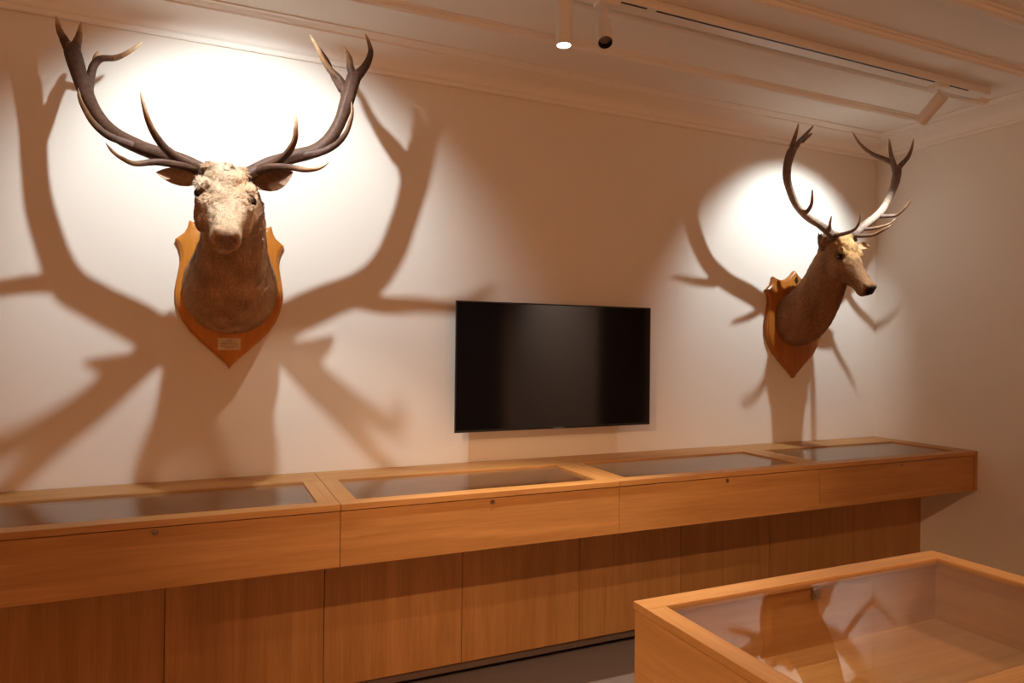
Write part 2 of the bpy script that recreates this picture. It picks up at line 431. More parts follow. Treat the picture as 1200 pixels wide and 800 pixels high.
# ------------------------------------------------------------------ mounted stag heads
# antler lines in metres from the lower point of each shield: x across, y out from the wall (negative), z up
ANTLERS = {
    'L_left': {
        'beam': [(-0.098, -0.535, 0.776), (-0.132, -0.54, 0.802), (-0.196, -0.53, 0.83), (-0.287, -0.51, 0.854), (-0.353, -0.49, 0.877), (-0.425, -0.435, 0.922), (-0.486, -0.385, 0.985), (-0.531, -0.335, 1.064), (-0.563, -0.3, 1.145), (-0.59, -0.28, 1.23), (-0.607, -0.27, 1.292), (-0.613, -0.268, 1.323)],
        'crown_a': [(-0.61, -0.27, 1.278), (-0.634, -0.265, 1.327), (-0.651, -0.265, 1.361), (-0.663, -0.27, 1.418)],
        'crown_b': [(-0.604, -0.27, 1.279), (-0.588, -0.275, 1.328), (-0.58, -0.28, 1.362), (-0.573, -0.29, 1.401)],
        'rear': [(-0.538, -0.33, 1.078), (-0.548, -0.28, 1.141), (-0.543, -0.255, 1.206), (-0.532, -0.25, 1.251), (-0.507, -0.26, 1.276), (-0.453, -0.29, 1.279), (-0.404, -0.32, 1.3), (-0.351, -0.35, 1.34)],
        'rear_spur': [(-0.526, -0.25, 1.259), (-0.527, -0.245, 1.286), (-0.519, -0.24, 1.313)],
        'trez': [(-0.332, -0.49, 0.873), (-0.403, -0.51, 0.885), (-0.456, -0.54, 0.899), (-0.494, -0.57, 0.929), (-0.517, -0.6, 0.967), (-0.528, -0.62, 0.996), (-0.53, -0.64, 1.026)],
        'bez': [(-0.144, -0.55, 0.802), (-0.202, -0.61, 0.797), (-0.277, -0.67, 0.784), (-0.341, -0.72, 0.758), (-0.379, -0.75, 0.765), (-0.406, -0.765, 0.781), (-0.428, -0.775, 0.808)],
        'brow': [(-0.144, -0.55, 0.805), (-0.203, -0.61, 0.817), (-0.252, -0.67, 0.84), (-0.289, -0.72, 0.887), (-0.309, -0.75, 0.937), (-0.325, -0.77, 1.004)],
    },
    'L_right': {
        'beam': [(0.019, -0.535, 0.782), (0.057, -0.54, 0.81), (0.129, -0.535, 0.857), (0.219, -0.53, 0.898), (0.306, -0.525, 0.935), (0.37, -0.515, 0.997), (0.414, -0.505, 1.083), (0.443, -0.5, 1.177), (0.465, -0.495, 1.257), (0.484, -0.49, 1.314)],
        'crown_a': [(0.476, -0.495, 1.27), (0.456, -0.5, 1.32), (0.445, -0.515, 1.361), (0.416, -0.53, 1.397)],
        'crown_b': [(0.479, -0.495, 1.285), (0.523, -0.48, 1.347), (0.547, -0.47, 1.408), (0.545, -0.46, 1.453), (0.527, -0.45, 1.507)],
        'rear': [(0.439, -0.5, 1.169), (0.431, -0.48, 1.234), (0.412, -0.46, 1.282), (0.375, -0.46, 1.313), (0.344, -0.47, 1.348), (0.317, -0.48, 1.391), (0.283, -0.49, 1.439)],
        'rear_spur': [(0.424, -0.48, 1.225), (0.393, -0.44, 1.294), (0.376, -0.41, 1.361), (0.352, -0.39, 1.41), (0.324, -0.38, 1.45)],
        'trez': [(0.243, -0.53, 0.904), (0.318, -0.56, 0.92), (0.379, -0.59, 0.953), (0.414, -0.63, 0.993), (0.428, -0.66, 1.039), (0.431, -0.68, 1.076), (0.423, -0.7, 1.106)],
        'bez': [(0.082, -0.55, 0.817), (0.123, -0.61, 0.825), (0.188, -0.67, 0.819), (0.247, -0.72, 0.804), (0.294, -0.75, 0.81), (0.33, -0.77, 0.836)],
        'brow': [(0.082, -0.55, 0.821), (0.135, -0.61, 0.841), (0.178, -0.67, 0.869), (0.201, -0.72, 0.909), (0.203, -0.75, 0.954), (0.197, -0.77, 1.016)],
    },
    'R_left': {
        'beam': [(-0.063, -0.4, 0.894), (-0.086, -0.4, 0.919), (-0.182, -0.4, 0.97), (-0.305, -0.4, 1.02), (-0.398, -0.4, 1.09), (-0.459, -0.4, 1.201), (-0.467, -0.4, 1.288), (-0.449, -0.405, 1.377), (-0.42, -0.41, 1.426)],
        'crown_a': [(-0.447, -0.41, 1.381), (-0.438, -0.42, 1.452), (-0.428, -0.43, 1.502), (-0.419, -0.44, 1.562)],
        'crown_b': [(-0.435, -0.405, 1.394), (-0.359, -0.385, 1.466), (-0.276, -0.36, 1.532), (-0.171, -0.33, 1.616)],
        'crown_c': [(-0.315, -0.37, 1.492), (-0.239, -0.34, 1.531), (-0.163, -0.31, 1.571)],
        'trez': [(-0.327, -0.4, 1.026), (-0.328, -0.44, 1.05), (-0.348, -0.48, 1.088), (-0.4, -0.53, 1.147)],
        'bez': [(-0.108, -0.4, 0.938), (-0.174, -0.46, 0.967), (-0.218, -0.51, 1.009)],
        'brow': [(-0.093, -0.4, 0.913), (-0.071, -0.47, 0.915), (-0.072, -0.55, 0.93), (-0.091, -0.6, 0.967), (-0.117, -0.63, 1.011)],
    },
    'R_right': {
        'beam': [(0.093, -0.39, 0.906), (0.1, -0.415, 0.934), (0.152, -0.435, 0.986), (0.253, -0.45, 1.061), (0.334, -0.445, 1.132), (0.412, -0.44, 1.243), (0.457, -0.43, 1.326), (0.472, -0.43, 1.412)],
        'crown_a': [(0.464, -0.43, 1.383), (0.5, -0.44, 1.424), (0.53, -0.46, 1.468), (0.534, -0.48, 1.514), (0.53, -0.5, 1.58)],
        'crown_b': [(0.456, -0.43, 1.365), (0.436, -0.42, 1.443), (0.428, -0.41, 1.504), (0.428, -0.4, 1.596)],
        'rear': [(0.456, -0.43, 1.359), (0.45, -0.41, 1.425), (0.417, -0.385, 1.455), (0.349, -0.33, 1.503), (0.293, -0.29, 1.568), (0.253, -0.26, 1.656)],
        'trez': [(0.257, -0.45, 1.058), (0.287, -0.5, 1.053), (0.32, -0.54, 1.057), (0.317, -0.6, 1.092), (0.312, -0.64, 1.137)],
        'bez': [(0.135, -0.43, 0.969), (0.157, -0.48, 0.964), (0.178, -0.53, 0.969), (0.201, -0.58, 0.984), (0.205, -0.62, 1.01)],
        'brow': [(0.093, -0.415, 0.925), (0.089, -0.48, 0.913), (0.087, -0.56, 0.909), (0.075, -0.65, 0.932), (0.081, -0.69, 0.954)],
    },
}

def catmull(pts, n):
    P = np.array(pts, float)
    P = np.vstack([2*P[0]-P[1], P, 2*P[-1]-P[-2]])
    seg = len(P)-3
    out = []
    for t in np.linspace(0, seg-1e-9, n):
        i = int(t); u = t-i
        a, b, c, d = P[i:i+4]
        out.append(.5*((2*b)+(-a+c)*u+(2*a-5*b+4*c-d)*u*u+(-a+3*b-3*c+d)*u**3))
    return np.array(out)

def vnoise(p, scale, seed=0):
    """cheap smooth value noise for arrays of points, about -1..1"""
    rs = np.random.default_rng(1000+seed)
    out = np.zeros(len(p))
    for k in range(6):
        w = rs.normal(size=3); w = w/np.linalg.norm(w)*scale*(1+.35*k)
        out += np.sin(p @ w + rs.uniform(0, 6.28)) * np.sin(p @ np.roll(w, 1)*.7 + rs.uniform(0, 6.28))
    return out/2.4

def branch(V, F, COL, pts, r0, r1, dark, tip, tip_len, amber=(.34, .17, .07), power=.75, seg=18, flat=1.0, seed=0, grooves=1.0, pale=None, swell=0):
    P = catmull(pts, 14*len(pts))
    L = np.concatenate([[0], np.cumsum(np.linalg.norm(np.diff(P, axis=0), axis=1))])
    T = np.gradient(P, axis=0); T /= np.linalg.norm(T, axis=1)[:, None]
    u = np.cross(T[0], [0, 0, 1.]);  u /= np.linalg.norm(u)
    n = len(P); base = len(V); rs = np.random.default_rng(seed)
    ph = rs.uniform(0, 6.28, 5)
    for i in range(n):
        u = u-T[i]*(u @ T[i]); u /= np.linalg.norm(u)
        w = np.cross(T[i], u)
        s = L[i]/L[-1]
        r = r1+(r0-r1)*(1-s)**power
        if swell:
            r *= 1+swell*math.exp(-((s-.95)/.20)**2)
            if s > .95: r *= max(.08, math.sqrt(max(0, 1-((s-.95)/.05)**2)))
        if s > .93 and not swell: r *= max(.12, math.sqrt(max(0, (1-s)/.07)))
        for k in range(seg):
            a = 2*math.pi*k/seg
            g = 1+grooves*(.035*math.sin(5*a+ph[0]+3*s)+.03*math.sin(7*a+ph[1]-2*s)+.03*math.sin(3*a+ph[2]+14*s)+.02*math.sin(31*s+2*a+ph[3]))
            V.append(P[i]+(u*math.cos(a)*flat+w*math.sin(a))*r*g)
            e = L[-1]-L[i]
            f = np.clip(e/tip_len, 0, 1)**1.2; f2 = np.clip(e/(tip_len*.45), 0, 1)
            c = (np.array(amber)*(1-f)+np.array(dark)*f)*f2+np.array(tip)*(1-f2)
            if pale is not None:
                q = np.exp(-((s-pale[1])/pale[2])**2); c = c*(1-q)+np.array(pale[0])*q
            COL.append(c)
    for i in range(n-1):
        for k in range(seg):
            k2 = (k+1) % seg
            F.append((base+i*seg+k, base+i*seg+k2, base+(i+1)*seg+k2, base+(i+1)*seg+k))
    F.append(tuple(base+k for k in range(seg))[::-1]); F.append(tuple(base+(n-1)*seg+k for k in range(seg)))

def set_tone(me, col):
    ca = me.color_attributes.new('tone', 'FLOAT_COLOR', 'POINT')
    c4 = np.ones((len(me.vertices), 4), np.float32); c4[:, :3] = col
    ca.data.foreach_set('color', c4.ravel())

def make_antler(key, parent, dark, tip, style):
    V, F, COL = [], [], []
    A = ANTLERS[key]; r_main = style['main']
    for j, (nm, pts) in enumerate(A.items()):
        kw = dict(dark=dark, tip=tip, seed=hash_name(key+nm))
        if nm == 'beam':
            branch(V, F, COL, pts, r_main, r_main*.74, tip_len=.02, power=1.0, seg=24, pale=style.get('pale'), swell=.34, **kw)
        elif nm == 'trez': branch(V, F, COL, pts, r_main*style.get('trez', .66), .0035, tip_len=.16, **kw)
        elif nm in ('bez', 'brow'): branch(V, F, COL, pts, r_main*style.get(nm, .72), .0030, tip_len=.17, **kw)
        elif nm == 'rear': branch(V, F, COL, pts, r_main*.72, .0035, tip_len=.20, **kw)
        elif nm == 'rear_spur': branch(V, F, COL, pts, r_main*.5, .003, tip_len=.12, **kw)
        else: branch(V, F, COL, pts, r_main*.74, .0032, tip_len=.10, power=.80, **kw)
    # burr: knobbly ring round the foot of the beam
    p0, p1 = np.array(A['beam'][0]), np.array(A['beam'][1])
    t = (p1-p0)/np.linalg.norm(p1-p0); c = p0+t*.012
    u = np.cross(t, [0, 1., 0]); u /= np.linalg.norm(u); w = np.cross(t, u)
    base = len(V); S, R = 36, 10
    for i in range(S):
        a = 2*math.pi*i/S; d = u*math.cos(a)+w*math.sin(a)
        rr = .0085*(1+.28*math.sin(9*a)+.2*math.sin(14*a+1))
        for k in range(R):
            b = 2*math.pi*k/R
            V.append(c+d*(r_main*1.04+rr*math.cos(b))+t*rr*math.sin(b)); COL.append(np.array(dark)*.9)
    for i in range(S):
        for k in range(R):
            F.append((base+i*R+k, base+((i+1) % S)*R+k, base+((i+1) % S)*R+(k+1) % R, base+i*R+(k+1) % R))
    me = bpy.data.meshes.new('antler')
    me.from_pydata([tuple(v) for v in V], [], F); me.update()
    me.polygons.foreach_set('use_smooth', [True]*len(me.polygons))
    set_tone(me, np.array(COL))
    return link('antler', me, M['antler'], parent)

def hash_name(s): return sum(ord(c)*(i+3) for i, c in enumerate(s)) % 9973

def loft(V, F, sections, seg=40):
    """sections: centre, right, up, half width, up extent, down extent, squareness"""
    base = len(V)
    for c, rt, up, hw, ht, hb, sq in sections:
        for k in range(seg):
            a = 2*math.pi*k/seg
            ca, sa = math.cos(a), math.sin(a)
            x = math.copysign(abs(ca)**sq, ca)*hw
            y = math.copysign(abs(sa)**sq, sa)*(ht if sa > 0 else hb)
            V.append(np.array(c)+np.array(rt)*x+np.array(up)*y)
    n = len(sections)
    for i in range(n-1):
        for k in range(seg):
            k2 = (k+1) % seg
            F.append((base+i*seg+k, base+i*seg+k2, base+(i+1)*seg+k2, base+(i+1)*seg+k))
    F.append(tuple(base+k for k in range(seg))[::-1]); F.append(tuple(base+(n-1)*seg+k for k in range(seg)))

def ellipsoid(V, F, c, axes, r, seg=18, rings=12):
    base = len(V); c = np.array(c)
    ax = [np.array(a)*q for a, q in zip(axes, r)]
    for i in range(1, rings):
        t = math.pi*i/rings
        for k in range(seg):
            a = 2*math.pi*k/seg
            V.append(c+ax[0]*math.sin(t)*math.cos(a)+ax[1]*math.sin(t)*math.sin(a)+ax[2]*math.cos(t))
    top = len(V); V.append(c+ax[2]); bot = len(V); V.append(c-ax[2])
    for i in range(rings-2):
        for k in range(seg):
            k2 = (k+1) % seg
            F.append((base+i*seg+k, base+(i+1)*seg+k, base+(i+1)*seg+k2, base+i*seg+k2))
    for k in range(seg):
        k2 = (k+1) % seg
        F.append((top, base+k, base+k2)); F.append((bot, base+(rings-2)*seg+k2, base+(rings-2)*seg+k))

def resample(keys, n):
    """smooth interpolation of section parameter rows"""
    return catmull(keys, n)

def make_stag(cfg):
    root = thing('mounted_stag_head', (cfg['x'], 0, cfg['z']+EYE), cfg['label'], 'stag head', 'mounted stag heads')
    # ---- shield
    hw = cfg['half']
    half = [(0, 0), (.016, .022), (.045, .050), (.085, .087), (.13, .130), (.17, .172), (.203, .222), (.224, .275), (.2335, .330), (.2325, .385),
            (.226, .430), (.219, .470), (.2135, .505), (.2145, .535), (.222, .563), (.2365, .592), (.198, .625), (.186, .650), (.179, .683),
            (.152, .671), (.122, .664), (.092, .665), (.062, .676), (.032, .699), (0, .732)]
    k = hw/.2365
    out = [(x*k, z) for x, z in half] + [(-x*k, z) for x, z in half[-2:0:-1]]   # lower point, right side, top, left side
    n = len(out); P = np.array(out)
    cen = np.array([0, .36])
    def inset(d):
        # move every outline point inwards along its vertex normal
        e = np.roll(P, -1, 0)-P; e /= np.linalg.norm(e, axis=1)[:, None]
        nrm = np.stack([-e[:, 1], e[:, 0]], 1); vn = nrm+np.roll(nrm, 1, 0); vn /= np.linalg.norm(vn, axis=1)[:, None]+1e-9
        return P+vn*d
    bm = bmesh.new()
    rings = []
    for d, y in ((.002, -.001), (0, -.004), (0, -.024), (.003, -.029), (.009, -.032), (.012, -.0375), (.0145, -.0385)):
        q = inset(d); rings.append([bm.verts.new((q[i][0], y, q[i][1])) for i in range(n)])
    for a, b in zip(rings, rings[1:]):
        for i in range(n):
            bm.faces.new((a[i], a[(i+1) % n], b[(i+1) % n], b[i]))
    for ring in (rings[0], rings[-1]):
        es = [bm.edges.get((ring[i], ring[(i+1) % n])) for i in range(n)]
        bmesh.ops.triangle_fill(bm, use_beauty=True, use_dissolve=False, edges=es)
    link('shield', bm_mesh(bm, 'shield', True, 25), M[cfg.get('shield_mat', 'shield')], root)
    # ---- body: neck loft + head loft + bumps, fused into one skin
    V, F = [], []
    def dz(d, z): return np.array([0., -d, z])
    keys = cfg['neck']               # (d, z, tilt in degrees, half width, up, down)
    rows = resample(keys, 26)
    secs = []
    for d, z, tl, w_, hu, hd in rows:
        t = math.radians(tl)
        up = np.array([0, math.sin(t), math.cos(t)])   # d grows towards -y
        secs.append((dz(d, z), np.array([1., 0, 0]), up, w_, hu, hd, .92))
    loft(V, F, secs, 48)
    # head frame
    ph = math.radians(cfg['pitch']); roll = math.radians(cfg.get('roll', 0))
    A_ = np.array([0, -math.cos(ph), -math.sin(ph)])     # towards nose
    B0 = np.array([0, -math.sin(ph), math.cos(ph)])      # dorsal
    X0 = np.array([1., 0, 0])
    B_ = B0*math.cos(roll)+X0*math.sin(roll); X_ = X0*math.cos(roll)-B0*math.sin(roll)
    O = dz(*cfg['poll'])+np.array([cfg.get('poll_x', 0), 0, 0])
    sc = cfg.get('head_scale', 1.0)
    def H(x, a, b): return O+sc*(X_*x+A_*a+B_*b)
    hk = [(-.030, .060, -.045, -.150), (.0, .082, -.004, -.175), (.045, .088, .016, -.190), (.09, .091, .020, -.196), (.14, .091, .017, -.202), (.18, .087, .008, -.194), (.22, .077, -.003, -.178),
          (.27, .062, -.012, -.156), (.32, .052, -.017, -.138), (.36, .0485, -.020, -.128), (.395, .049, -.022, -.120), (.418, .045, -.028, -.110), (.434, .032, -.042, -.094)]
    secs = []
    for a, w_, tp, bt in resample(hk, 40):
        w_ *= cfg.get('broad', 1.0)
        mid = tp*.45+bt*.55
        secs.append((H(0, a, mid), X_, B_, w_*sc, (tp-mid)*sc, (mid-bt)*sc, .80))
    loft(V, F, secs, 48)
    ax = (X_, A_, B_); bw = cfg.get('broad', 1.0)
    for s in (-1, 1):
        ellipsoid(V, F, H(s*bw*.074, .138, -.004), ax, np.array([.024, .036, .012])*sc)     # brow ridge
        ellipsoid(V, F, H(s*bw*.070, .185, -.045), ax, np.array([.020, .030, .016])*sc)     # under the eye
        ellipsoid(V, F, H(s*bw*.064, .165, -.120), ax, np.array([.032, .090, .058])*sc)      # cheek
        ellipsoid(V, F, H(s*.027, .402, -.040), ax, np.array([.020, .024, .017])*sc)     # nostril wing
        pr = cfg.get('ped', .028); ellipsoid(V, F, H(s*bw*(.040+.5*pr), .010, -.022+.5*pr), ax, np.array([pr, pr, pr+.004])*sc)      # pedicle
        ellipsoid(V, F, H(s*bw*.082, -.005, -.050), ax, np.array([.030, .030, .032])*sc)    # ear root
    ellipsoid(V, F, H(0, .385, -.116), ax, np.array([.034, .036, .018])*sc)              # chin
    ellipsoid(V, F, H(0, .075, .012), ax, np.array([.066, .085, .026])*sc)                # forehead
    me = bpy.data.meshes.new('body_src')
    me.from_pydata([tuple(v) for v in V], [], F); me.update()
    src = bpy.data.objects.new('body_src', me); C.objects.link(src)
    md = src.modifiers.new('fuse', 'REMESH'); md.mode = 'VOXEL'; md.voxel_size = .0055
    sm = src.modifiers.new('relax', 'SMOOTH'); sm.factor = .5; sm.iterations = 7
    dg = bpy.context.evaluated_depsgraph_get()
    me2 = bpy.data.meshes.new_from_object(src.evaluated_get(dg))
    bpy.data.objects.remove(src); bpy.data.meshes.remove(me)
    nv = len(me2.vertices)
    co = np.empty(nv*3, np.float32); me2.vertices.foreach_get('co', co); co = co.reshape(-1, 3).astype(float)
    nr = np.empty(nv*3, np.float32); me2.vertex_normals.foreach_get('vector', nr); nr = nr.reshape(-1, 3).astype(float)
    rel = (co-O)/sc
    hx, ha, hb = rel @ X_, rel @ A_, rel @ B_
    # mouth slit, nostrils, eye sockets pressed into the skin
    press = np.zeros(nv)
    press += .0055*np.exp(-((hb+.093-.02*(.42-ha))/.0042)**2)*((ha > .30) & (ha < .445))*np.clip((ha-.30)/.05, 0, 1)
    for s in (-1, 1):
        d2 = ((hx-s*.025)/.0095)**2+((ha-.430)/.022)**2+((hb+.056)/.009)**2
        press += .015*np.exp(-d2)
        d2 = ((hx-s*.090*bw)/.03)**2+((ha-.152)/.024)**2+((hb+.040)/.015)**2
        press += .012*np.exp(-d2)
    neckish = np.clip((-ha+.10)/.15, 0, 1)
    fluff = cfg['fluff']
    co += nr*(-press+fluff*(.0016*vnoise(co, 42, 1)+.002*vnoise(co*np.array([1, 1, .45]), 120, 2)))[:, None]*sc
    me2.vertices.foreach_set('co', co.astype(np.float32).ravel()); me2.update()
    me2.polygons.foreach_set('use_smooth', [True]*len(me2.polygons))
    tone = cfg['tone'](hx, ha, hb, co)
    dark = np.zeros(nv)
    for s in (-1, 1):
        d2 = ((hx-s*.0245)/.0135)**2+((ha-.430)/.026)**2+((hb+.057)/.0115)**2
        dark = np.maximum(dark, np.exp(-d2*1.2))
        d2 = ((hx-s*.090*bw)/.028)**2+((ha-.152)/.034)**2+((hb+.040)/.019)**2
        dark = np.maximum(dark, .95*np.exp(-d2*.8))
    dark = np.maximum(dark, .5*np.exp(-((hb+.093-.02*(.42-ha))/.004)**2)*(ha > .31))
    tone = tone*(1-dark[:, None])+np.array([.03, .018, .014])*dark[:, None]
    if cfg.get('nose_pad') is not None:
        k_ = cfg.get('pad', 1.0)
        d2 = (hx/(.036*k_))**2+((ha-.430)/(.030*k_))**2+((hb+.058)/(.032*k_))**2
        q = np.clip(1.6*np.exp(-d2**2)-.25, 0, 1)[:, None]
        tone = tone*(1-q)+np.array(cfg['nose_pad'])*q
    set_tone(me2, tone)
    me2.name = 'body'
    me2.materials.clear()
    body = link('body', me2, M['fur'], root)
    # ---- hair: thin tapered strands combed back over head and down the neck
    nf = len(me2.polygons)
    area = np.empty(nf, np.float32); me2.polygons.foreach_get('area', area)
    cen = np.empty(nf*3, np.float32); me2.polygons.foreach_get('center', cen); cen = cen.reshape(-1, 3).astype(float)
    fn = np.empty(nf*3, np.float32); me2.polygons.foreach_get('normal', fn); fn = fn.reshape(-1, 3).astype(float)
    ls = np.empty(nf, np.int32); me2.polygons.foreach_get('loop_start', ls)
    lv = np.empty(len(me2.loops), np.int32); me2.loops.foreach_get('vertex_index', lv)
    rc = (cen-O)/sc; cx_, ca_, cb_ = rc @ X_, rc @ A_, rc @ B_
    onhead = (np.clip((ca_+.02)/.06, 0, 1)*np.clip((cb_+.215)/.05, 0, 1))
    muzzle = np.clip((ca_-.33)/.06, 0, 1)
    wgt = area*(1-.92*muzzle)*(cen[:, 1] < -.02)
    for s in (-1, 1):
        d2 = ((cx_-s*.092*bw)/.034)**2+((ca_-.152)/.032)**2+((cb_+.042)/.022)**2
        wgt *= (d2 > 1)
    front = np.clip((cb_+.05)/.04, 0, 1)*onhead*np.clip((.30-ca_)/.08, 0, 1)     # shaggy brow and forehead
    wgt = wgt*(1+1.6*front)
    ns = cfg['strands']
    idx = RNG.choice(nf, ns, p=wgt/wgt.sum())
    p = cen[idx]+RNG.normal(0, .0022, (ns, 3)); nn = fn[idx]
    p -= nn*((p-cen[idx])*nn).sum(1)[:, None]
    flow_neck = np.tile(np.array([0, .35, -1.0]), (ns, 1))
    flow_head = np.tile(-A_, (ns, 1))+X_*(cx_[idx]*3.0)[:, None]
    oh = onhead[idx][:, None]
    fl = flow_neck*(1-oh)+flow_head*oh
    curl = front[idx][:, None]
    swirl = np.stack([vnoise(p, 55, 5), vnoise(p, 55, 6), vnoise(p, 55, 7)], 1)
    fl = fl+RNG.normal(0, .22, (ns, 3))+swirl*(.25+1.35*curl)
    fl -= nn*(fl*nn).sum(1)[:, None]; fl /= np.linalg.norm(fl, axis=1)[:, None]+1e-9
    ln = (cfg['hair']*(.7+.6*RNG.random(ns))*(1-.55*muzzle[idx])*(1-.35*oh[:, 0])*(1+.7*curl[:, 0]))[:, None]
    lift = .16+.14*RNG.random((ns, 1))+.12*curl
    wd = np.cross(nn, fl)*(.0011+.0006*RNG.random((ns, 1)))
    mid = p+(fl*.55+nn*lift*.5)*ln; end = p+(fl+nn*lift*.75)*ln
    root_p = p-nn*.002
    VV = np.stack([root_p-wd, root_p+wd, mid-wd*.8, mid+wd*.8, end], 1).reshape(-1, 3)
    b = np.arange(ns)*5
    FF = [tuple(q) for q in np.stack([b, b+1, b+3, b+2], 1)]+[tuple(q) for q in np.stack([b+2, b+3, b+4], 1)]
    hm = bpy.data.meshes.new('coat_hair'); hm.from_pydata(VV.tolist(), [], FF); hm.update()
    tn = tone[lv[ls[idx]]]*(.78+.5*RNG.random((ns, 1)))
    set_tone(hm, np.repeat(tn, 5, 0))
    hair = link('coat_hair', hm, M['strand'], body); hair['kind'] = 'stuff'
    # ---- eyes
    for s in (-1, 1):
        bm = bmesh.new()
        mt = Matrix.Translation(Vector(H(s*cfg.get('eye_x', .0830)*bw, .152, -.040)))
        bmesh.ops.create_uvsphere(bm, u_segments=24, v_segments=16, radius=cfg.get('eye', .0195)*sc, matrix=mt)
        link('eye', bm_mesh(bm, 'eye', True), M['eye'], body)
    # ---- ears
    for e in cfg['ears']:
        make_ear(e, root)
    for key in cfg['antlers']:
        make_antler(key, root, cfg['antler_dark'], cfg['antler_tip'], cfg['antler_style'])
    return root

def make_ear(e, parent):
    p0, p1 = np.array(e['base'], float), np.array(e['tip'], float)
    ax = p1-p0; L = np.linalg.norm(ax); ax /= L
    op = np.array(e['open'], float); op -= ax*(op @ ax); op /= np.linalg.norm(op)
    sd = np.cross(ax, op)
    nu, nw = 22, 15
    prof = e.get('prof', [(0, .42), (.12, .62), (.3, .92), (.48, 1.0), (.65, .88), (.8, .62), (.92, .32), (1.0, .05)])
    us, ws = zip(*prof)
    outer, inner = [], []
    rs = np.random.default_rng(5)
    for i in range(nu+1):
        u = i/nu; w = np.interp(u, us, ws)*e['w']
        for j in range(nw):
            v = -1+2*j/(nw-1)
            th = v*1.15
            wob = 1+e.get('ragged', 0)*(rs.random()-.5)*(u > .6)
            c = p0+ax*u*L*wob+op*(-e.get('bend', .0)*L*math.sin(u*math.pi))
            q = c+sd*math.sin(th)*w/ .913+op*(1-math.cos(th))*w*1.05
            thick = .0065*(1-.55*abs(v))*(1-.5*u)
            nrm = op*math.cos(th)-sd*math.sin(th)
            inner.append(q+nrm*thick*.4); outer.append(q-nrm*thick*.6)
    V = inner+outer; off = len(inner); F = []; idx = lambda i, j: i*nw+j
    for i in range(nu):
        for j in range(nw-1):
            a, b, c, d = idx(i, j), idx(i, j+1), idx(i+1, j+1), idx(i+1, j)
            F.append((a, b, c, d)); F.append((off+a, off+d, off+c, off+b))
        F.append((idx(i, 0), idx(i+1, 0), off+idx(i+1, 0), off+idx(i, 0)))
        F.append((idx(i, nw-1), off+idx(i, nw-1), off+idx(i+1, nw-1), idx(i+1, nw-1)))
    for j in range(nw-1):
        F.append((idx(0, j), off+idx(0, j), off+idx(0, j+1), idx(0, j+1)))
        F.append((idx(nu, j), idx(nu, j+1), off+idx(nu, j+1), off+idx(nu, j)))
    me = bpy.data.meshes.new('ear'); me.from_pydata([tuple(v) for v in V], [], F); me.update()
    me.polygons.foreach_set('use_smooth', [True]*len(me.polygons))
    arr = np.array(V); t = (arr-p0) @ ax/L
    col = np.array(e['in_col'])[None]*np.ones((len(V), 1)); col[off:] = e['out_col']
    rim = np.tile(np.abs(np.linspace(-1, 1, nw)), nu+1)
    rim = np.concatenate([rim, rim])[:, None]**3
    col = col*(1-.5*rim)+np.array(e['out_col'])*.5*rim
    set_tone(me, col)
    return link('ear', me, M['fur'], parent)

PALE_L, MID_L, DARK_L = np.array([.43, .31, .205]), np.array([.43, .25, .135]), np.array([.17, .08, .04])
def tone_left(hx, ha, hb, co):
    face = np.clip((hb+.085)/.05, 0, 1)*np.clip((ha+.03)/.05, 0, 1)
    face = face*(.88+.22*vnoise(co, 38, 21))
    t = MID_L*(1+.22*vnoise(co*np.array([1, 1, .4]), 30, 22))[:, None]
    side = np.clip((np.abs(co[:, 0])-.09)/.08, 0, 1)*np.clip((.50-co[:, 2])/.2, 0, 1)
    t = t*(1-side[:, None])+np.array([.50, .30, .15])*side[:, None]
    face = np.clip(face, 0, 1)[:, None]
    tan = np.clip(.5+.9*vnoise(co, 34, 41), 0, 1)*np.clip((.26-ha)/.1, 0, 1)*np.clip((np.abs(hx)-.012)/.05, 0, 1)
    pale = PALE_L*(1-.65*tan[:, None])+np.array([.33, .155, .06])*.65*tan[:, None]
    lip = np.clip((-hb-.098)/.012, 0, 1)*np.clip((ha-.33)/.04, 0, 1)
    t = t*(1-.7*lip[:, None])+PALE_L*.7*lip[:, None]
    return t*(1-face)+pale*face
def tone_right(hx, ha, hb, co):
    face = np.clip((hb+.022)/.014+.6*vnoise(co, 60, 33), 0, 1)*np.clip((ha+.02)/.03, 0, 1)*np.clip((.235-ha)/.05, 0, 1)
    muz = np.clip((ha-.25)/.12, 0, 1)*.35*np.clip((hb+.11)/.06, 0, 1)
    t = np.array([.26, .130, .062])*(1+.15*vnoise(co*np.array([1, 1, .4]), 26, 31))[:, None]
    t = t*(1-muz[:, None])+np.array([.40, .215, .10])*muz[:, None]
    face = face[:, None]
    return t*(1-face)+np.array([.47, .27, .11])*(1+.25*vnoise(co, 70, 34))[:, None]*face

